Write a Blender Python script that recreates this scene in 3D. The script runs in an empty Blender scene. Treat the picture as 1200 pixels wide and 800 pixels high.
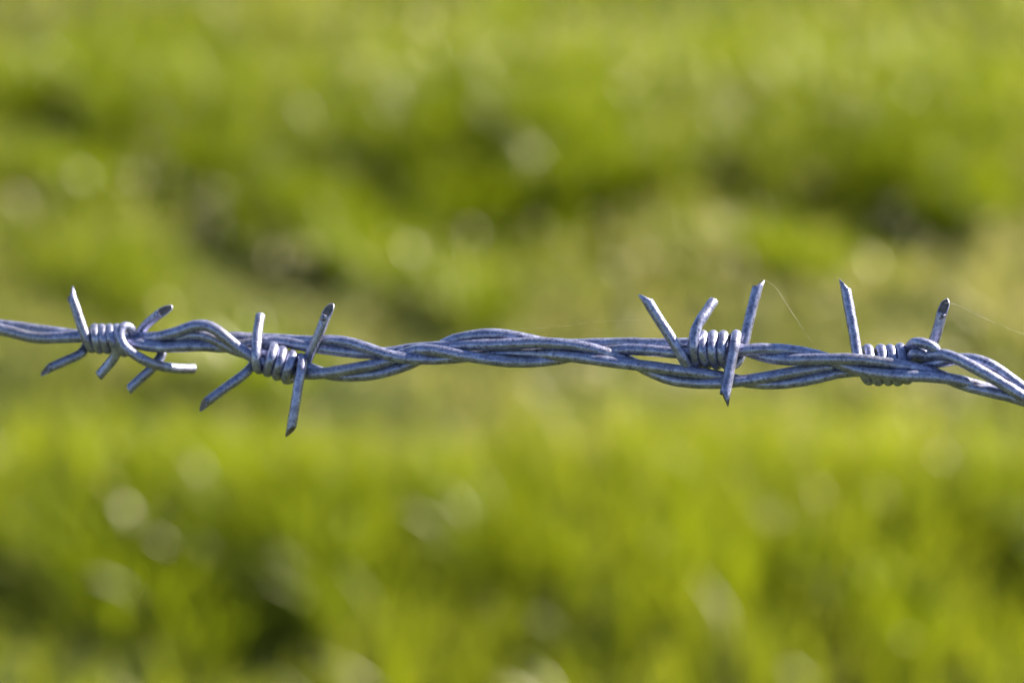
import bpy, bmesh, math, random
import numpy as np
from mathutils import Vector, Matrix, noise

random.seed(7)
rng = np.random.default_rng(11)
S = bpy.context.scene
COL = S.collection
R = math.radians

# ------------------------------------------------------------------ camera
CAM_H, PITCH, FOCUS = 1.0, 20.0, 0.472
cd = bpy.data.cameras.new('camera')
cam = bpy.data.objects.new('camera', cd)
COL.objects.link(cam)
cam.location = (0, 0, CAM_H)
cam.rotation_euler = (R(90 - PITCH), 0, 0)
cd.lens = 100.0
cd.sensor_width = 36.0
cd.clip_start = 0.01
cd.clip_end = 2000
cd.dof.use_dof = True
cd.dof.focus_distance = FOCUS
cd.dof.aperture_fstop = 11.3
S.camera = cam

# ------------------------------------------------------------------ light
SUN_AZ, SUN_EL = 61.0, 34.0           # azimuth from +Y towards +X
w = bpy.data.worlds.new("World")
S.world = w
w.use_nodes = True
nt = w.node_tree
bg = nt.nodes['Background']
sky = nt.nodes.new('ShaderNodeTexSky')
sky.sky_type = 'NISHITA'
sky.sun_disc = False
sky.sun_elevation = R(SUN_EL)
sky.sun_rotation = R(SUN_AZ)
sky.altitude = 300
sky.air_density = 1.0
sky.dust_density = 0.3
sky.ozone_density = 1.5
nt.links.new(sky.outputs[0], bg.inputs[0])
bg.inputs[1].default_value = 0.05
sd = bpy.data.lights.new('sun', 'SUN')
sd.energy = 5.0
sd.angle = R(0.53)
sd.color = (1.0, 0.88, 0.68)
sun = bpy.data.objects.new('sun', sd)
COL.objects.link(sun)
sdir = Vector((math.cos(R(SUN_EL)) * math.sin(R(SUN_AZ)),
               math.cos(R(SUN_EL)) * math.cos(R(SUN_AZ)), math.sin(R(SUN_EL))))
sun.rotation_euler = sdir.to_track_quat('Z', 'Y').to_euler()
sun.location = sdir * 20
S.view_settings.view_transform = 'Standard'
S.view_settings.look = 'None'
S.view_settings.gamma = 1
S.view_settings.use_curve_mapping = False
S.view_settings.exposure = 1.93
S.render.engine = 'CYCLES'
S.cycles.use_denoising = True
S.cycles.max_bounces = 6
S.cycles.caustics_reflective = False
S.cycles.caustics_refractive = False

# ------------------------------------------------------------------ geometry of the view, used to lay things out
cR = Matrix.Rotation(R(90 - PITCH), 3, 'X')
F = cd.lens / cd.sensor_width * 1200.0
U = FOCUS / F                                     # metres per unit in the wire's plane


def ray(px, py):
    return cR @ Vector(((px - 600) / F, (400 - py) / F, -1.0))


def wire_pt(px, py, z):
    """x, y along the fence wire, z towards the viewer (same unit); the wire runs at a slight slant."""
    d = FOCUS + 0.023 * (860 - px) / 860.0 - z * U
    return Vector((0, 0, CAM_H)) + ray(px, py) * d


def ground_pt(px, py, h=0.0):
    r = ray(px, py)
    t = (CAM_H - h) / -r.z
    return r.x * t, r.y * t


# ------------------------------------------------------------------ node helpers
def mat(name):
    m = bpy.data.materials.new(name)
    m.use_nodes = True
    t = m.node_tree
    return m, t, t.nodes, t.links, t.nodes['Principled BSDF']


def ramp(N, stops, interp='LINEAR'):
    r = N.new('ShaderNodeValToRGB')
    r.color_ramp.interpolation = interp
    e = r.color_ramp.elements
    e[0].position, e[0].color = stops[0][0], (*stops[0][1], 1)
    e[1].position, e[1].color = stops[-1][0], (*stops[-1][1], 1)
    for p, c in stops[1:-1]:
        x = e.new(p)
        x.color = (*c, 1)
    return r


def zinc(name, seed):
    m, t, N, L, P = mat(name)
    tc = N.new('ShaderNodeTexCoord')
    mp = N.new('ShaderNodeMapping')
    mp.inputs['Location'].default_value = (seed, seed * .7, seed * 1.3)
    L.new(tc.outputs['Object'], mp.inputs[0])
    big = N.new('ShaderNodeTexNoise')
    big.inputs['Scale'].default_value = 650
    big.inputs['Detail'].default_value = 5
    big.inputs['Roughness'].default_value = .65
    L.new(mp.outputs[0], big.inputs[0])
    cr = ramp(N, [(.30, (.16, .16, .27)), (.46, (.26, .27, .42)), (.58, (.33, .35, .52)), (.72, (.46, .48, .66))])
    L.new(big.outputs['Fac'], cr.inputs[0])
    # dull grey-brown weathering in patches
    pat = N.new('ShaderNodeTexNoise')
    pat.inputs['Scale'].default_value = 110
    pat.inputs['Detail'].default_value = 3
    L.new(mp.outputs[0], pat.inputs[0])
    pr = ramp(N, [(.50, (0, 0, 0)), (.68, (1, 1, 1))])
    L.new(pat.outputs['Fac'], pr.inputs[0])
    mx = N.new('ShaderNodeMix')
    mx.data_type = 'RGBA'
    mx.inputs['B'].default_value = (.25, .24, .25, 1)
    sc = N.new('ShaderNodeMath')
    sc.operation = 'MULTIPLY'
    sc.inputs[1].default_value = .55
    L.new(pr.outputs[0], sc.inputs[0])
    L.new(sc.outputs[0], mx.inputs['Factor'])
    L.new(cr.outputs[0], mx.inputs['A'])
    # tiny dark pits
    pit = N.new('ShaderNodeTexNoise')
    pit.inputs['Scale'].default_value = 2600
    pit.inputs['Detail'].default_value = 2
    L.new(mp.outputs[0], pit.inputs[0])
    ptr = ramp(N, [(.30, (.45, .45, .5)), (.42, (.95, .95, .95)), (.66, (1.12, 1.12, 1.12))])
    L.new(pit.outputs['Fac'], ptr.inputs[0])
    m2 = N.new('ShaderNodeMix')
    m2.data_type = 'RGBA'
    m2.blend_type = 'MULTIPLY'
    m2.inputs['Factor'].default_value = 1
    L.new(mx.outputs['Result'], m2.inputs['A'])
    L.new(ptr.outputs[0], m2.inputs['B'])
    L.new(m2.outputs['Result'], P.inputs['Base Color'])
    P.inputs['Metallic'].default_value = .7
    rr = N.new('ShaderNodeMapRange')
    rr.inputs['To Min'].default_value = .28
    rr.inputs['To Max'].default_value = .50
    L.new(big.outputs['Fac'], rr.inputs['Value'])
    L.new(rr.outputs[0], P.inputs['Roughness'])
    b1 = N.new('ShaderNodeBump')
    b1.inputs['Strength'].default_value = .35
    b1.inputs['Distance'].default_value = .0002
    L.new(big.outputs['Fac'], b1.inputs['Height'])
    b2 = N.new('ShaderNodeBump')
    b2.inputs['Strength'].default_value = .4
    b2.inputs['Distance'].default_value = .00008
    L.new(pit.outputs['Fac'], b2.inputs['Height'])
    L.new(b1.outputs[0], b2.inputs['Normal'])
    L.new(b2.outputs[0], P.inputs['Normal'])
    return m


M_LINE = zinc('zinc_line', 0.0)
M_BARB = zinc('zinc_barb', 3.1)
M_CUT, t, N, L, P = mat('cut_steel')
nz = N.new('ShaderNodeTexNoise')
nz.inputs['Scale'].default_value = 900
tc = N.new('ShaderNodeTexCoord')
L.new(tc.outputs['Object'], nz.inputs[0])
cr = ramp(N, [(.35, (.09, .08, .085)), (.55, (.17, .14, .13)), (.7, (.26, .18, .13))])
L.new(nz.outputs['Fac'], cr.inputs[0])
L.new(cr.outputs[0], P.inputs['Base Color'])
P.inputs['Metallic'].default_value = .4
P.inputs['Roughness'].default_value = .6

M_WEB, t, N, L, P = mat('spider_silk')
P.inputs['Base Color'].default_value = (.8, .78, .7, 1)
P.inputs['Roughness'].default_value = .3
nz = N.new('ShaderNodeTexNoise')
nz.inputs['Scale'].default_value = 900
tc = N.new('ShaderNodeTexCoord')
L.new(tc.outputs['Object'], nz.inputs[0])
rr = N.new('ShaderNodeMapRange')
rr.inputs['From Min'].default_value = .35
rr.inputs['From Max'].default_value = .7
rr.inputs['To Min'].default_value = .25
rr.inputs['To Max'].default_value = .95
L.new(nz.outputs['Fac'], rr.inputs['Value'])
L.new(rr.outputs[0], P.inputs['Alpha'])

M_POST, t, N, L, P = mat('weathered_timber')
tc = N.new('ShaderNodeTexCoord')
mp = N.new('ShaderNodeMapping')
mp.inputs['Scale'].default_value = (1, 1, .06)
L.new(tc.outputs['Object'], mp.inputs[0])
nz = N.new('ShaderNodeTexNoise')
nz.inputs['Scale'].default_value = 90
nz.inputs['Detail'].default_value = 6
L.new(mp.outputs[0], nz.inputs[0])
cr = ramp(N, [(.3, (.07, .055, .04)), (.55, (.2, .17, .14)), (.75, (.3, .27, .23))])
L.new(nz.outputs['Fac'], cr.inputs[0])
L.new(cr.outputs[0], P.inputs['Base Color'])
P.inputs['Roughness'].default_value = .9
bp = N.new('ShaderNodeBump')
bp.inputs['Distance'].default_value = .004
L.new(nz.outputs['Fac'], bp.inputs['Height'])
L.new(bp.outputs[0], P.inputs['Normal'])

# ------------------------------------------------------------------ ground
GB = []      # hummocks: (x, y, radius_x, radius_y, height)


def hummock(px, py, rx, ry, h):
    x, y = ground_pt(px, py)
    GB.append((x, y, rx, ry, h * (.30 if h > 0 else .7)))


# row of hummocks across the upper third; hollows in front of them
for a in [(60, 115, .16, .16, .07), (230, 180, .15, .15, .05), (420, 160, .20, .16, .10), (600, 140, .17, .15, .11),
          (690, 150, .2, .18, .07), (860, 190, .2, .18, .06), (1010, 175, .17, .15, .11), (1150, 200, .2, .2, .07),
          (-60, 170, .2, .2, .08), (1300, 180, .25, .2, .08)]:
    hummock(*a)
for a in [(430, 262, .12, .10, -.05), (590, 250, .12, .10, -.06), (1020, 275, .12, .10, -.06), (270, 262, .12, .1, -.03),
          (60, 190, .1, .1, -.03), (330, 300, .10, .1, -.03), (190, 700, .08, .1, -.03), (290, 760, .07, .08, -.03),
          (40, 740, .1, .08, -.03), (1180, 720, .1, .1, -.03), (490, 350, .12, .1, -.02), (80, 340, .1, .08, -.02)]:
    hummock(*a)
# a bank of taller turf nearer the fence
for k in range(9):
    hummock(-100 + k * 175, 640 + (k * 37) % 60, .16, .17, .035 + .02 * (k % 3))
GBa = np.array(GB)


def height(x, y):
    x = np.asarray(x, float)
    y = np.asarray(y, float)
    h = .018 * np.sin(x * 3.1 + 1.3 * np.sin(y * 1.7)) * np.sin(y * 2.3 + .7) + .010 * np.sin(x * 9.3 + y * 5.1) * np.sin(y * 8.7 - x * 3.3)
    far = np.clip((np.hypot(x, y) - 6) / 20, 0, 1)
    h = h * (1 - far)
    h = h + far * (.12 * np.sin(x * .21 + .5) * np.sin(y * .17))
    for (a, b, rx, ry, hh) in GBa:
        h = h + hh * np.exp(-((x - a) / rx) ** 2 - ((y - b) / ry) ** 2)
    return h


def axis(lo, hi, fine_lo, fine_hi, step):
    out = list(np.arange(fine_lo, fine_hi + 1e-6, step))
    s = step
    v = fine_hi
    while v < hi:
        s *= 1.35
        v += s
        out.append(min(v, hi))
    s = step
    v = fine_lo
    while v > lo:
        s *= 1.35
        v -= s
        out.insert(0, max(v, lo))
    return np.array(out)


gx = axis(-900, 900, -2.4, 2.4, .04)
gy = axis(-900, 1500, .2, 6.5, .04)
X, Y = np.meshgrid(gx, gy)
Z = height(X, Y)
V = np.stack([X.ravel(), Y.ravel(), Z.ravel()], 1)
nx, ny = len(gx), len(gy)
i = np.arange((ny - 1) * (nx - 1))
r_, c_ = i // (nx - 1), i % (nx - 1)
b = r_ * nx + c_
FQ = np.stack([b, b + 1, b + nx + 1, b + nx], 1)


def np_mesh(name, V, faces4, material, smooth=True, attr=None):
    me = bpy.data.meshes.new(name)
    me.vertices.add(len(V))
    me.vertices.foreach_set('co', V.astype(np.float32).ravel())
    n = len(faces4)
    me.loops.add(n * 4)
    me.loops.foreach_set('vertex_index', faces4.astype(np.int32).ravel())
    me.polygons.add(n)
    me.polygons.foreach_set('loop_start', np.arange(0, n * 4, 4, dtype=np.int32))
    me.update(calc_edges=True)
    me.polygons.foreach_set('use_smooth', np.full(n, smooth))
    if attr is not None:
        ca = me.color_attributes.new('tint', 'FLOAT_COLOR', 'POINT')
        ca.data.foreach_set('color', attr.astype(np.float32).ravel())
    me.materials.append(material)
    me.validate()
    o = bpy.data.objects.new(name, me)
    COL.objects.link(o)
    return o


M_GROUND, t, N, L, P = mat('meadow_soil')
tc = N.new('ShaderNodeTexCoord')
n1 = N.new('ShaderNodeTexNoise')
n1.inputs['Scale'].default_value = 1.2
n1.inputs['Detail'].default_value = 8
L.new(tc.outputs['Object'], n1.inputs[0])
n2 = N.new('ShaderNodeTexNoise')
n2.inputs['Scale'].default_value = 30
n2.inputs['Detail'].default_value = 8
L.new(tc.outputs['Object'], n2.inputs[0])
c1 = ramp(N, [(.35, (.045, .06, .012)), (.55, (.075, .09, .018)), (.7, (.13, .12, .045))])
L.new(n1.outputs['Fac'], c1.inputs[0])
c2 = ramp(N, [(.35, (.35, .35, .35)), (.65, (1.3, 1.3, 1.3))])
L.new(n2.outputs['Fac'], c2.inputs[0])
mx = N.new('ShaderNodeMix')
mx.data_type = 'RGBA'
mx.blend_type = 'MULTIPLY'
mx.inputs['Factor'].default_value = 1
L.new(c1.outputs[0], mx.inputs['A'])
L.new(c2.outputs[0], mx.inputs['B'])
L.new(mx.outputs['Result'], P.inputs['Base Color'])
P.inputs['Roughness'].default_value = 1
P.inputs['Specular IOR Level'].default_value = .1
bp = N.new('ShaderNodeBump')
bp.inputs['Distance'].default_value = .03
L.new(n2.outputs['Fac'], bp.inputs['Height'])
L.new(bp.outputs[0], P.inputs['Normal'])
ground = np_mesh('ground', V, FQ, M_GROUND)
ground['kind'] = 'structure'
ground['label'] = 'uneven meadow soil under the grass'

# ------------------------------------------------------------------ grass
def grass_mat(name, trans, gloss_rough, gloss=.06):
    m, t, N, L, P = mat(name)
    N.remove(P)
    out = N['Material Output']
    at = N.new('ShaderNodeAttribute')
    at.attribute_name = 'tint'
    df = N.new('ShaderNodeBsdfDiffuse')
    tr = N.new('ShaderNodeBsdfTranslucent')
    gl = N.new('ShaderNodeBsdfGlossy')
    gl.inputs['Roughness'].default_value = gloss_rough
    gl.inputs['Color'].default_value = (1, 1, .95, 1)
    L.new(at.outputs['Color'], df.inputs['Color'])
    br = N.new('ShaderNodeMix')
    br.data_type = 'RGBA'
    br.blend_type = 'MULTIPLY'
    br.inputs['Factor'].default_value = 1
    br.inputs['B'].default_value = (1.55, 1.6, .9, 1)
    L.new(at.outputs['Color'], br.inputs['A'])
    L.new(br.outputs['Result'], tr.inputs['Color'])
    m1 = N.new('ShaderNodeMixShader')
    m1.inputs[0].default_value = trans
    L.new(df.outputs[0], m1.inputs[1])
    L.new(tr.outputs[0], m1.inputs[2])
    m2 = N.new('ShaderNodeMixShader')
    fr = N.new('ShaderNodeFresnel')
    fr.inputs['IOR'].default_value = 1.4
    mu = N.new('ShaderNodeMath')
    mu.operation = 'MULTIPLY'
    mu.inputs[1].default_value = gloss * 12
    L.new(fr.outputs[0], mu.inputs[0])
    mn = N.new('ShaderNodeMath')
    mn.operation = 'MINIMUM'
    mn.inputs[1].default_value = .8
    L.new(mu.outputs[0], mn.inputs[0])
    L.new(mn.outputs[0], m2.inputs[0])
    L.new(m1.outputs[0], m2.inputs[1])
    L.new(gl.outputs[0], m2.inputs[2])
    L.new(m2.outputs[0], out.inputs['Surface'])
    return m


def vnoise(x, y, s, seed):
    """cheap smooth value noise, 0..1"""
    r = np.random.default_rng(seed)
    T = r.random((64, 64))
    fx, fy = x / s, y / s
    ix, iy = np.floor(fx).astype(int), np.floor(fy).astype(int)
    tx, ty = fx - ix, fy - iy
    tx, ty = tx * tx * (3 - 2 * tx), ty * ty * (3 - 2 * ty)
    g = lambda a, b: T[a % 64, b % 64]
    return (g(ix, iy) * (1 - tx) * (1 - ty) + g(ix + 1, iy) * tx * (1 - ty) + g(ix, iy + 1) * (1 - tx) * ty + g(ix + 1, iy + 1) * tx * ty)


def blades(x, y, length, width, lean, lean_az, col, flat=0.0):
    """curved tapering blades: 4 cross rows of 2 -> 3 quads (the last narrows to the tip)"""
    n = len(x)
    z = height(x, y) - .004
    rot = rng.random(n) * 2 * np.pi
    wx, wy = np.cos(rot), np.sin(rot)
    ax, ay = np.cos(lean_az), np.sin(lean_az)
    ts = np.array([0, .38, .72, 1.0])
    ws = np.array([.8, 1.0, .75, .08])
    V = np.zeros((n, 8, 3))
    for k, (tt, wv) in enumerate(zip(ts, ws)):
        out = lean * tt ** 1.7
        up = np.sqrt(np.maximum(tt ** 2 - (out * .85) ** 2, .0009)) * (1 - flat)
        cx = x + ax * out * length
        cy = y + ay * out * length
        cz = z + up * length
        hw = width * wv * .5
        for s, j in ((-1, 0), (1, 1)):
            V[:, 2 * k + j, 0] = cx + s * wx * hw
            V[:, 2 * k + j, 1] = cy + s * wy * hw
            V[:, 2 * k + j, 2] = cz
    base = np.arange(n)[:, None] * 8
    q = np.concatenate([base + np.array([[0, 1, 3, 2]]), base + np.array([[2, 3, 5, 4]]), base + np.array([[4, 5, 7, 6]])])
    C = np.ones((n, 8, 4))
    C[:, :, :3] = col[:, None, :]
    return V.reshape(-1, 3), q, C.reshape(-1, 4)


# regional character of the meadow: (x-pixel, y-pixel, radius m, greenness, length, density) laid out on the ground
REG = []


def reg(px, py, r, dry, ln, dens):
    x, y = ground_pt(px, py)
    REG.append((x, y, r, dry, ln, dens))


# dry and thin belt across the middle
for k in range(9):
    reg(-60 + k * 165, 395 + 25 * math.sin(k * 1.9), .24, .3, -.006, -.12)
for k in range(8):
    reg(380 + k * 130, 490 + 18 * math.sin(k * 2.3), .17, .7, -.012, -.2)
# thin, dry far edge
for k in range(7):
    reg(-100 + k * 240, -10, .5, .02, -.01, -.1)
# lush
for a in [(400, 130, .3, -.3, .004, .2), (700, 130, .35, -.35, .005, .2), (960, 150, .3, -.35, .005, .2), (100, 130, .25, -.15, .0, .1),
          (250, 600, .3, -.2, .0, .1), (640, 620, .4, -.35, .01, .2), (900, 640, .4, -.3, .01, .2), (80, 560, .2, -.1, .0, 0),
          (730, 545, .15, .12, .0, 0), (1150, 620, .3, -.25, .01, .1), (960, 760, .3, -.3, .01, .1)]:
    reg(*a)
# bare hollows that lie in shade
HOL = [(437, 252, .075, 1.55), (335, 280, .07, 1.0), (584, 244, .075, 1.6), (1040, 278, .05, .85), (268, 245, .065, 1.0), (560, 262, .05, .7), (65, 180, .07, 1.0), (150, 165, .05, .7), (345, 300, .09, .9),
       (1050, 165, .06, .7), (200, 700, .06, .45), (300, 778, .06, .6), (40, 765, .06, .45), (140, 790, .05, .4), (490, 372, .07, .6), (80, 352, .06, .6),
       (1185, 725, .06, .7), (880, 330, .06, .5), (230, 480, .05, .4), (690, 230, .05, .6), (1090, 285, .05, .6), (860, 245, .04, .4), (500, 740, .05, .5), (960, 790, .06, .5), (20, 250, .05, .6)]
for (a, b, r, k) in HOL:
    reg(a, b, r, -.05, -.05 * k, -.95 * k)
REGa = np.array(REG)


def field(x, y):
    y_ = y / 2.2
    dry = .23 + .5 * (vnoise(x, y_, .3, 1) - .5) + .5 * (vnoise(x, y_, .10, 2) - .5)
    ln = .064 + .045 * (vnoise(x, y_, .13, 3) - .5)
    de = .75 + .9 * (vnoise(x, y_, .085, 4) - .5)
    for (a, b, r, d, l, k) in REGa:
        g = np.exp(-((x - a) ** 2 + ((y - b) / (1.7 if r < .12 else 1.0)) ** 2) / r ** 2)
        dry = dry + d * g
        ln = ln + l * g
        de = de + k * g
    ln = ln - .02 * np.clip((2.75 - y) / .3, 0, 1)
    return np.clip(dry, 0, 1), np.clip(ln, .022, .16), np.clip(de, .02, 1.3)


G1 = np.array([.10, .14, .010])
G2 = np.array([.185, .22, .009])
GY = np.array([.26, .272, .028])
DR = np.array([.27, .24, .10])
PALE = np.array([.38, .35, .20])


def colours(n, dry, y):
    near_bright = np.clip((2.62 - y) / .22, 0, 1)      # paler, yellower blades close to the fence: extra brightness put into the colour
    a = np.clip(rng.random(n) + .35 * near_bright, 0, 1)
    g = G1[None] * (1 - a[:, None]) + G2[None] * a[:, None]
    yel = (rng.random(n) < .2 + .08 * dry + .22 * near_bright)
    g[yel] = g[yel] * .35 + GY * .65
    isdry = rng.random(n) < np.clip(dry * 1.0 - .12, 0, .8)
    b = rng.random(n)[:, None]
    dcol = DR[None] * (1 - b) + PALE[None] * b
    g[isdry] = dcol[isdry]
    return g * (.8 + .4 * rng.random(n))[:, None], isdry


parts = []


def sow(n, x0, x1, y0, y1, scale=1.0, hole=None, wid=.0026):
    x = rng.uniform(x0, x1, n)
    y = rng.uniform(y0, y1, n)
    dry, ln, de = field(x, y)
    keep = rng.random(n) < de / 1.3
    if hole:
        keep &= ~((x > hole[0]) & (x < hole[1]) & (y > hole[2]) & (y < hole[3]))
    x, y, dry, ln = x[keep], y[keep], dry[keep], ln[keep]
    # draw the blades together in tufts
    cx, cy = np.round(x / .045) * .045, np.round(y / .045) * .045
    hsh = np.sin(cx * 917.3 + cy * 631.7) * 4375.5
    hsh = hsh - np.floor(hsh)
    pull = .55 * (hsh > .35)
    x = x + (cx + .03 * (hsh - .5) - x) * pull
    y = y + (cy + .03 * (np.modf(hsh * 7.7)[0] - .5) - y) * pull
    m = len(x)
    col, isdry = colours(m, dry, y)
    L_ = ln * scale * rng.uniform(.55, 1.45, m) * (.75 + .5 * hsh)
    W_ = wid * rng.uniform(.6, 1.4, m)
    lean = rng.uniform(.1, .8, m) + .25 * isdry
    az = rng.uniform(0, 2 * np.pi, m)
    parts.append(blades(x, y, L_, W_, np.clip(lean, 0, 1.05), az, col))


near = (-1.5, 1.5, 1.7, 5.8)
sow(170000, *near)
sow(110000, -5, 5, -.6, 12, 1.1, near, .006)
sow(50000, -16, 16, -3, 40, 1.3, (-5, 5, -.6, 12), .03)


def tuft(x0, y0, rad, n, ln, seed_col):
    a = rng.uniform(0, 2 * np.pi, n)
    q = rad * np.sqrt(rng.random(n))
    x, y = x0 + q * np.cos(a), y0 + q * np.sin(a)
    b = rng.random(n)[:, None]
    col = (G1 * (1 - b) + G2 * b) * (.85 + .35 * rng.random(n))[:, None]
    lean = .15 + .75 * q / rad * rng.uniform(.5, 1.2, n)
    parts.append(blades(x, y, ln * rng.uniform(.6, 1.15, n), .0032 * rng.uniform(.6, 1.3, n), np.clip(lean, 0, 1), a + rng.normal(0, .4, n), col))


# denser, taller tufts beside each hollow: they shade it
for (a, b, rr_, k) in HOL:
    hx, hy = ground_pt(a, b)
    for (dx, dy, m) in ((.085, .05, 1.0), (.045, .15, .9), (-.04, .16, .7)):
        tuft(hx + dx * (.6 + .4 * k), hy + dy * (.6 + .4 * k), .038, int(190 * k * m), .06 + .035 * k * m, 0)


def join(parts):
    Vs, Qs, Cs, o = [], [], [], 0
    for v, q, c in parts:
        Vs.append(v)
        Qs.append(q + o)
        Cs.append(c)
        o += len(v)
    return np.concatenate(Vs), np.concatenate(Qs), np.concatenate(Cs)


M_GRASS = grass_mat('grass_blade', .5, .38, .0042)
g = np_mesh('grass', *join(parts)[:2], M_GRASS, attr=join(parts)[2])
g['kind'] = 'stuff'
g['label'] = 'sunlit yellow-green meadow grass, out of focus behind the wire'
g['category'] = 'grass'

# dead leaves and straw lying in the thin places: broad pale curled pieces
parts = []
for (px, py, r, n) in [(400 + 77 * (k % 11) - 35 * (k // 11), 60 + 45 * (k // 11) + 9 * (k % 5), .16, 9) for k in range(44)] + [(690, 485, .035, 16), (770, 500, .04, 16), (835, 500, .03, 18), (1060, 465, .035, 18), (1130, 490, .04, 16), (1040, 500, .1, 12),
                       (60, 270, .12, 10), (120, 265, .1, 8), (180, 180, .04, 3), (265, 235, .1, 5), (375, 260, .05, 5), (430, 250, .05, 4), (280, 290, .06, 4),
                       (480, 315, .06, 6), (470, 370, .12, 14), (650, 80, .06, 4), (800, 180, .03, 3), (870, 190, .03, 3), (220, 20, .06, 6), (600, 310, .2, 12),
                       (320, 320, .12, 8), (1100, 310, .12, 12), (180, 700, .04, 5), (200, 640, .1, 5), (1040, 600, .05, 3), (250, 500, .2, 12), (850, 330, .2, 14), (560, 200, .5, 20),
                       (900, 60, .6, 20), (60, 60, .4, 14)]:
    x0, y0 = ground_pt(px, py)
    x = x0 + rng.normal(0, r * .5, n)
    y = y0 + rng.normal(0, r * .5, n)
    b = rng.random(n)[:, None]
    col = np.array([.44, .40, .26])[None] * (1 - b) + np.array([.42, .41, .30])[None] * b
    v, q, c = blades(x, y, rng.uniform(.012, .02, n), rng.uniform(.007, .011, n), rng.uniform(.5, .95, n), rng.uniform(0, 6.28, n), col)
    v[:, 2] += .045
    parts.append((v, q, c))
M_DRY = grass_mat('dry_blade', .3, .5, .003)
jp = join(parts)
g = np_mesh('dry_grass', jp[0], jp[1], M_DRY, attr=jp[2])
g['kind'] = 'stuff'
g['label'] = 'pale withered leaves and straw scattered through the meadow grass'
g['category'] = 'grass'

# ------------------------------------------------------------------ wire sweeping
def catmull(P, step):
    """centripetal Catmull-Rom through 3-D points, resampled about every `step`"""
    P = [np.array(p, float) for p in P]
    P = [2 * P[0] - P[1]] + P + [2 * P[-1] - P[-2]]
    out = []
    for k in range(1, len(P) - 2):
        p0, p1, p2, p3 = P[k - 1:k + 3]
        t0 = 0
        t1 = t0 + max(np.linalg.norm(p1 - p0), 1e-6) ** .5
        t2 = t1 + max(np.linalg.norm(p2 - p1), 1e-6) ** .5
        t3 = t2 + max(np.linalg.norm(p3 - p2), 1e-6) ** .5
        m = max(2, int(round(np.linalg.norm(p2 - p1) / step)))
        for s in range(m):
            t = t1 + (t2 - t1) * s / m
            A1 = (t1 - t) / (t1 - t0) * p0 + (t - t0) / (t1 - t0) * p1
            A2 = (t2 - t) / (t2 - t1) * p1 + (t - t1) / (t2 - t1) * p2
            A3 = (t3 - t) / (t3 - t2) * p2 + (t - t2) / (t3 - t2) * p3
            B1 = (t2 - t) / (t2 - t0) * A1 + (t - t0) / (t2 - t0) * A2
            B2 = (t3 - t) / (t3 - t1) * A2 + (t - t1) / (t3 - t1) * A3
            out.append((t2 - t) / (t2 - t1) * B1 + (t - t1) / (t2 - t1) * B2)
    out.append(P[-2])
    return np.array(out)


def smooth(Q, it):
    Q = Q.copy()
    for _ in range(it):
        Q[1:-1] = .25 * Q[:-2] + .5 * Q[1:-1] + .25 * Q[2:]
    return Q


NS = 20


def tube(bm, pts, rad, cut0=None, cut1=None, phase=0.0, closed0=False, closed1=False, flat=0.0):
    """sweep a round wire along world points; cut = (k, direction) shears the end face like a cutter does"""
    n = len(pts)
    pts = [Vector(p) for p in pts]
    T = [(pts[min(i + 1, n - 1)] - pts[max(i - 1, 0)]).normalized() for i in range(n)]
    ref = T[0].orthogonal().normalized()
    rings = []
    for i in range(n):
        if i:
            q = T[i - 1].rotation_difference(T[i])
            ref = q @ ref
            ref = (ref - T[i] * ref.dot(T[i])).normalized()
        bi = T[i].cross(ref)
        ring = []
        rr = rad[i] if hasattr(rad, '__len__') else rad
        for k in range(NS):
            a = 2 * math.pi * k / NS
            d = ref * math.cos(a) + bi * math.sin(a)
            s = noise.noise((pts[i] + d * rr) * 700.0 + Vector((phase, 0, 0)))
            p = pts[i] + d * rr * (1 + .06 * s + .05 * noise.noise(pts[i] * 220.0 + Vector((0, phase, 0))))
            for cut, e, sg in ((cut0, 0, -1), (cut1, n - 1, 1)):
                if cut and i == e:
                    kk, cdv = cut
                    cv = Vector(cdv)
                    cv = (cv - T[i] * cv.dot(T[i]))
                    if cv.length > 1e-6:
                        cv.normalize()
                    p = p + T[i] * sg * kk * rr * (d.dot(cv)) + T[i] * sg * noise.noise(p * 3000) * rr * .25
            ring.append(bm.verts.new(p))
        rings.append(ring)
    for a, b in zip(rings[:-1], rings[1:]):
        for k in range(NS):
            f = bm.faces.new((a[k], a[(k + 1) % NS], b[(k + 1) % NS], b[k]))
            f.smooth = True
    for on, ring, rev, sg, tt in ((closed0 or cut0, rings[0], True, -1, T[0]), (closed1 or cut1, rings[-1], False, 1, T[-1])):
        if on:
            c = sum((v.co for v in ring), Vector()) / NS
            rr = (ring[0].co - c).length
            inner = [bm.verts.new(c + (v.co - c) * .82 + tt * sg * rr * .12) for v in ring]
            for k in range(NS):
                o = (ring[k], ring[(k + 1) % NS], inner[(k + 1) % NS], inner[k])
                f = bm.faces.new(tuple(reversed(o)) if rev else o)
                f.smooth = True
            f = bm.faces.new(list(reversed(inner)) if rev else inner)
            f.material_index = 1
    return rings


def link(name, bm, mats, parent=None):
    bmesh.ops.recalc_face_normals(bm, faces=bm.faces)
    me = bpy.data.meshes.new(name)
    bm.to_mesh(me)
    bm.free()
    for m in mats:
        me.materials.append(m)
    o = bpy.data.objects.new(name, me)
    COL.objects.link(o)
    if parent is not None:
        o.parent = parent
        o.matrix_parent_inverse = parent.matrix_world.inverted()
    return o


wire = bpy.data.objects.new('barbed_wire', None)
COL.objects.link(wire)
wire.empty_display_size = .05
wire.location = wire_pt(600, 410, 0)
wire['label'] = 'twisted galvanised barbed wire with four sharp barbs stretched across the meadow'
wire['category'] = 'barbed wire'
bpy.context.view_layer.update()

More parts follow.
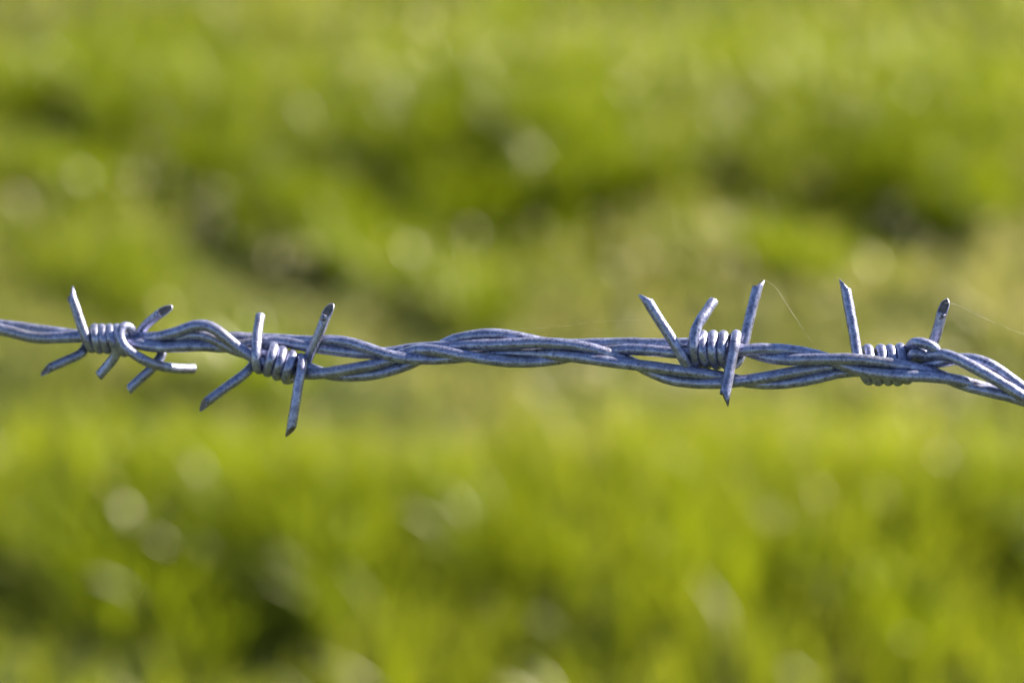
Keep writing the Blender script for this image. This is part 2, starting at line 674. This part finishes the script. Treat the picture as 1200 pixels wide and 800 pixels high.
TR = {
 'A1': [(-30,386,-34),(0,386,-34),(40,390,-34),(90,394,-34),(125,396,-32),(150,397,-20),(170,396,-4),(190,394.5,5),(205,391,10),(215,386.5,11),(225,381,12),
        (237,378,13),(248,381,14),(260,391,15),(275,405,14),(287,414,10),(300,421,3),(317,430,0),(340,437,0),(355,438.5,3),(375,438,7),(400,434,8),(420,430.5,8),
        (440,427,5),(455,423,0),(470,415.5,-6),(480,411,-4),(493,409.2,2),(510,410,8),(525,413,12),(550,418,13),(570,421,12),(590,423.5,10),(610,425,8),(630,424.5,4),
        (645,422.5,-1),(660,419.5,-6),(675,416,-9),(690,414,-10),(715,410.5,-5),(730,409.2,-1),(750,409,3),(765,410.5,4),(790,413.5,5),(815,414.5,5),(840,414,5),
        (862,411.5,6),(880,408.8,5),(900,408.3,2),(930,410.5,-3),(950,414,-6),(965,418,-8),(985,426,-4),(1000,432,2),(1015,435.5,6),(1030,438,9),(1060,440.5,11),
        (1090,441,10),(1110,442.5,4),(1130,447,-4),(1150,453,-9),(1170,459,-12),(1190,464,-11),(1210,471,-8)],
 'A2': [(-30,384,-47),(0,384,-47),(90,394,-47),(125,396,-45),(150,398,-34),(170,400,-14),(190,400,-6),(205,397,-1),(217,392,1),(230,390.5,2),(245,394,2),(255,399,2),
        (268,408,1),(280,414,-2),(300,414,-3),(317,417,-1),(340,424,-1),(355,428,-2),(370,434,-5),(385,439.5,-5),(400,440.8,-4),(420,441,-3),(440,438.7,-3),(460,434,-5),
        (480,427,-9),(497,419,-13),(510,409,-14),(525,400,-9),(540,395.2,-5),(560,391.8,-3),(580,390.6,-3),(600,393,-4),(615,396.8,-7),(630,400,-12),(650,404,-15),
        (690,403,-15),(720,402,-14),(750,402,-11),(775,403.3,-9),(795,403,-8),(815,402,-6),(840,402.3,-6),(855,404.5,-7),(868,408,-8),(885,415,-7),(900,420,-3),
        (920,421.8,4),(950,421,8),(970,420.3,9),(1000,420.5,8),(1030,423.8,6),(1060,428.5,3),(1080,432,-3),(1095,436,-9),(1110,443,-10),(1125,450,-7),(1150,457.5,-3),
        (1185,464,-1),(1210,473,2)],
 'B1': [(-30,380,7),(0,385,5),(20,391,6),(40,396.5,8),(60,396.3,8),(80,394.5,8),(97,394,8),(120,394.5,7),(140,396,2),(160,400,-6),(185,404,-7),(210,403,-9),(240,400,-12),
        (255,396,-14),(268,394,-14),(285,395.5,-17),(300,397,-26),(327,397,-27),(345,399,-22),(357,400,-16),(380,398.8,-4),(400,398.7,2),(412,401.5,4),(425,405.5,6),
        (437,410.5,7),(450,415,7),(465,418.8,6),(480,420.8,5),(495,421.2,1),(510,421,-3),(530,420,-6),(545,418,-8),(560,416,-8),(577,414,-6),(600,413,-4),(625,414.3,-1),
        (640,414.5,2),(655,416,4),(670,417.5,6),(685,419.5,8),(700,422,9),(720,424.8,9),(745,427.7,8),(760,429,7),(780,431.8,8),(800,434.3,10),(820,437,11),(843,440.5,7),
        (860,444.5,-2),(875,448.5,-5),(890,450,-4),(910,450,-2),(930,447.9,-3),(950,445,-5),(965,441,-9),(977,437,-13),(990,434.5,-20),(1010,434.3,-26),(1040,434.5,-27),
        (1060,434,-27),(1080,429.5,-24),(1100,424.5,-14),(1115,420.5,-7),(1130,418.5,-4),(1145,419.5,-2),(1160,426.5,-1),(1180,439.5,0),(1200,456.5,1),(1215,466,0)],
 'B2': [(-30,378,-5),(0,381,-4),(20,383,-4),(40,386,-5),(60,389,-5),(90,393,-6),(120,395,-5),(140,398,-1),(157,402,4),(170,404.7,7),(185,407.3,8),(210,405.7,5),
        (240,404.5,1),(262,407.5,-5),(280,405.5,-10),(300,400.5,-14),(327,399.3,-15),(345,403.3,-11),(360,406,-8),(380,408.8,-4),(400,411.2,-3),(420,414,-5),(435,415.5,-7),
        (450,414.5,-9),(470,410,-14),(490,407,-12),(520,406.5,-4),(545,404.5,4),(560,404,7),(580,403.8,8),(600,403,8),(620,401.7,8),(650,402,8),(680,405,7),(700,410,4),
        (722,416.8,-1),(737,421.5,-6),(750,429,-8),(760,434.5,-7),(770,440,-4),(790,446,1),(820,449.2,6),(850,448.7,10),(870,446.2,10),(880,444.8,9),(900,441.5,8),
        (920,437.7,5),(940,433.8,0),(957,431.8,-7),(975,429,-15),(990,425,-22),(1010,421,-26),(1040,421,-27),(1062,421,-26),(1080,419,-20),(1092,414.5,-12),
        (1102,412.7,-2),(1115,417,6),(1130,424.5,10),(1145,432.5,12),(1160,441,12),(1175,449.5,12),(1190,458.5,12),(1205,469.5,10)],
}
RS = 6.75 * U
EXT = 1.25                                     # metres of wire beyond each side of the view, up to the posts
P_L, P_R = wire_pt(-60, 382, -18), wire_pt(1255, 473, 0)
DIR_L = (wire_pt(-200, 377, -18) - wire_pt(600, 412, -6)).normalized()
DIR_R = (wire_pt(1300, 430, -6) - wire_pt(600, 412, -6)).normalized()


def generic(P0, D, idx, s):
    """the twist of four line wires continued beyond the view (s metres from P0)"""
    side = D.cross(Vector((0, 0, 1))).normalized()
    up = side.cross(D).normalized()
    pair = 0 if idx < 2 else math.pi
    k = 0 if idx % 2 == 0 else math.pi
    a = s / .074 * math.pi + pair
    b = s / .024 * math.pi + k
    return P0 + D * s + (side * math.cos(a) + up * math.sin(a)) * RS * 1.42 * .95 + (side * math.cos(b) + up * math.sin(b)) * RS * 1.0


for idx, (nm, pts) in enumerate(TR.items()):
    Q = catmull([tuple(wire_pt(*p)) for p in pts], .0009)
    Q = smooth(Q, 10)
    left = [np.array(generic(P_L, DIR_L, idx, s)) for s in np.arange(EXT, 0.004, -.004)]
    right = [np.array(generic(P_R, DIR_R, idx, s)) for s in np.arange(.004, EXT, .004)]
    Q = np.array(left + [np.array(q) for q in catmull([left[-1], Q[0]], .002)[1:-1]] + list(Q) + [np.array(q) for q in catmull([Q[-1], right[0]], .002)[1:-1]] + right)
    a = len(left) - 3
    Q[:a + 30] = smooth(Q[:a + 30], 2)
    Q[-(len(right) + 30):] = smooth(Q[-(len(right) + 30):], 2)
    bm = bmesh.new()
    lx = np.clip((-.03 - Q[:, 0]) / .05, 0, 1)          # strand radius grows slightly towards the left
    tube(bm, Q, RS * (1 + .07 * lx), closed0=True, closed1=True, phase=idx * 5.3)
    link('strand', bm, [M_LINE, M_CUT], wire)

camX = cR @ Vector((1, 0, 0))
camY = cR @ Vector((0, 1, 0))
camZ = cR @ Vector((0, 0, 1))


def D3(x, y, z):
    return camX * x + camY * y + camZ * z


def barb(wires, rb, label=None):
    """wires: list of (points, n0, cut0, n1, cut1): n0 / n1 = how many control points at the start / end belong to the sharp point"""
    coil = bmesh.new()
    tips = []
    for wi, (pts, n0, c0, n1, c1) in enumerate(wires):
        W = [np.array(wire_pt(*p)) for p in pts]
        Q = smooth(catmull(W, .00045), 3)
        Qd = lambda p: int(np.argmin(np.linalg.norm(Q - p, axis=1)))
        i0 = Qd(W[n0 - 1]) if n0 else 0
        i1 = Qd(W[len(W) - n1]) if n1 else len(Q) - 1
        r = rb * U
        tube(coil, Q[i0:i1 + 1], r, phase=wi * 3.7, closed0=not n0, closed1=not n1)
        if n0:
            bm = bmesh.new()
            tube(bm, Q[:i0 + 1][2:] if c0 and c0[0] > 1 else Q[:i0 + 1], r, cut0=c0, phase=wi * 3.7)
            tips.append(bm)
        if n1:
            bm = bmesh.new()
            tube(bm, Q[i1:][:-2] if c1 and c1[0] > 1 else Q[i1:], r, cut1=c1, phase=wi * 3.7)
            tips.append(bm)
    o = link('barb', coil, [M_BARB, M_CUT], wire)
    if label:
        o['label'] = label
    bpy.context.view_layer.update()
    for bm in tips:
        link('point', bm, [M_BARB, M_CUT], o)
    return o


# far left barb: three pieces of wire, six ends
barb([
    ([(81,339,10),(89,362,12),(97,386,14),(102,398,14),(108,409,1),(113,397,-19),(119,384,0),(121.5,397,16),(126,410,0),(132,398,-19),(137,384,0),(139,397,17),
      (145,413,2),(153,405,-16),(163,392,-20),(172,380,-16),(184,370,-10),(196,361,-6)], 3, (1.5, D3(1, 0, -.3)), 4, (2.0, D3(.5, 0, -.85))),
    ([(49,435,10),(75,423.5,3),(97,412.5,-5),(103,400,-16),(108,389,-10),(111,384,0),(112,397,16),(117,410,0),(123,397,-19),(128,384,0),(130.5,397,17),
      (137,411,6),(132,421,0),(116,440,-3)], 3, (1.7, D3(-.2, -.75, -.65)), 2, (.2, D3(1, 0, 0))),
    ([(151,456,-2),(165,443,-4),(181,428,-8),(190,413,-16),(182,400,-22),(166,396,-16),(157,394,-4),(154,385.5,4),(147,381.5,10),(141,387,16),(141.5,399,19),
      (150,410,18),(166,420,15),(182,427,5),(205,431.5,-14),(227,432,-36)], 3, (.3, D3(1, 0, 0)), 4, (.15, D3(0, 1, 0))),
], 6.0, 'barb at the far left with a ring-like end loop and six ends')
# left barb
barb([
    ([(305,370,-14),(302.5,385,-2),(300.5,404,13),(300,420,18),(303,433,6),(316,424,-18),(331,410,0),(328,426,18),(324,441,2),(338,432,-18),(353,419,2),(353.5,431,19),
      (350,448,22),(346,474,23),(340,510,22)], 3, (.15, D3(0, 0, 1)), 3, (1.5, D3(-.8, 0, -.5))),
    ([(234,477,14),(262,456,5),(290,435,-5),(302,420,-16),(312,409,-12),(321,405,0),(318,420,18),(313.5,436.5,3),(327,426,-18),(343,414.5,0),(338,431,18),
      (335,445,3),(347,440,-14),(357,427,-8),(365,411,2),(374,391,8),(386,360,12)], 3, (1.6, D3(0, -.75, -.65)), 3, (2.0, D3(.35, 0, -.9))),
], 6.0, 'barb left of centre, its lower point hanging straight down')
# right of centre barb
barb([
    ([(754,345,26),(774,377,23),(794,408,21),(803,424,15),(808,430,1),(816,412,-18),(824,392,0),(823,411,18),(829,427,0),(837,410,-18),(848,392,0),(845.5,411,18),
      (850,427,6),(860,427,-4),(867,419,-15),(871,405,-19),(880,366,-26),(890,328,-36)], 3, (1.4, D3(-1, 0, .3)), 3, (1.2, D3(1, 0, -.3))),
    ([(836,353,-10),(828.5,364,0),(820.5,376,10),(815.5,385,15),(813,396,18),(812.5,408,19),(818,428,0),(826,410,-18),(836,392,0),(834,411,18),(840,428,0),(851,410,-18),(863,391.5,0),
      (861,403,17),(856,428,24),(848,472,36)], 4, (.1, D3(0, 0, 1)), 3, (1.5, D3(1, 0, 0))),
], 6.3, 'barb right of centre with three points up and one down')
# far right barb
barb([
    ([(990,331,-34),(995,360,-27),(1001,393,-20),(1004,412,-15),(1009,430,-10),(1018,446,-20),(1024,430,-45),(1032,408,-27),(1036,428,-9),(1041,447,-22),
      (1047,428,-45),(1055,407,-27),(1058,428,-9),(1062,445,-22),(1075,430,-46),(1088,412,-42),(1096,395,-34),(1107,356,-26)], 3, (1.7, D3(-1, 0, 0)), 2, (2.0, D3(.45, 0, -.9))),
    ([(1005,425,-45),(1017,408,-27),(1021,428,-9),(1029,447,-20),(1036,428,-45),(1043,408,-27),(1047,428,-9),(1052,447,-20),(1060,428,-44),(1065,412,-30),
      (1069,403,-14),(1077,401,-5),(1087,403.5,-4),(1095,407.5,-4),(1098,414,-9),(1091,418,-15),(1080,415,-10),(1072,413,-9),(1067,421,-16)], 0, None, 0, None),
], 6.25, 'far right barb half hidden behind the line wires')

# ------------------------------------------------------------------ spider threads
def thread(pts, r, label, sag=0):
    bm = bmesh.new()
    Q = catmull([tuple(wire_pt(*p)) for p in pts], .001)
    rad = [r * (1 + .5 * noise.noise(Vector(q) * 500) + 1.6 * max(0, noise.noise(Vector(q) * 900 + Vector((7, 1, 3))) - .25)) for q in Q]
    org = Vector(Q[0])
    n = len(Q)
    rings = []
    for i, q in enumerate(Q):
        tdir = Vector(Q[min(i + 1, n - 1)] - Q[max(i - 1, 0)]).normalized()
        a = tdir.orthogonal().normalized()
        b_ = tdir.cross(a)
        rings.append([bm.verts.new(Vector(q) - org + (a * math.cos(k * 1.2566) + b_ * math.sin(k * 1.2566)) * rad[i]) for k in range(5)])
    for A, B in zip(rings[:-1], rings[1:]):
        for k in range(5):
            bm.faces.new((A[k], A[(k + 1) % 5], B[(k + 1) % 5], B[k]))
    o = link('spider_thread', bm, [M_WEB])
    o.location = org
    o['label'] = label
    o['category'] = 'spider thread'
    o['group'] = 'spider threads strung between the barbs'
    return o


thread([(889,326,-12),(905,333,-12),(928,366,-8),(952,402,-3)], .000014, 'faint spider thread slanting down from the barb right of centre to the line wire')
thread([(1107,355,-26),(1118,356,-24),(1150,371,-15),(1193,389,-8),(1240,402,-4),(1262,440,2)], .000020, 'beaded spider thread running from the far right barb to the right')
thread([(562,386,-3),(640,384,0),(700,377,6),(772,374,22)], .000007, 'almost invisible spider thread just above the middle of the wire')

# ------------------------------------------------------------------ the posts that carry the wire, outside the view
def post(P, label):
    x, y = P.x, P.y + .055
    zb = float(height(x, y))
    bm = bmesh.new()
    top = P.z + .16 - zb
    rings = []
    for k, z in enumerate([-.12, 0, .2, .5, .8, top - .02, top]):
        rr = .05 * (1 - .03 * k / 6) * (.86 if k == 6 else 1)
        rings.append([bm.verts.new((math.cos(a) * rr * (1 + .06 * noise.noise(Vector((math.cos(a) * 2, math.sin(a) * 2, z * 2 + x)))),
                                    math.sin(a) * rr * (1 + .06 * noise.noise(Vector((math.sin(a) * 2, z * 2, x)))), z)) for a in np.linspace(0, 2 * math.pi, 24, endpoint=False)])
    for A, B in zip(rings[:-1], rings[1:]):
        for k in range(24):
            bm.faces.new((A[k], A[(k + 1) % 24], B[(k + 1) % 24], B[k])).smooth = True
    bm.faces.new(rings[-1])
    o = link('fence_post', bm, [M_POST])
    o.location = (x, y, zb)
    o['label'] = label
    o['category'] = 'fence post'
    o['group'] = 'timber posts that carry the wire'
    return o


post(P_L + DIR_L * (EXT - .03), 'round weathered timber post holding the left end of the wire')
post(P_R + DIR_R * (EXT - .03), 'round weathered timber post holding the right end of the wire')
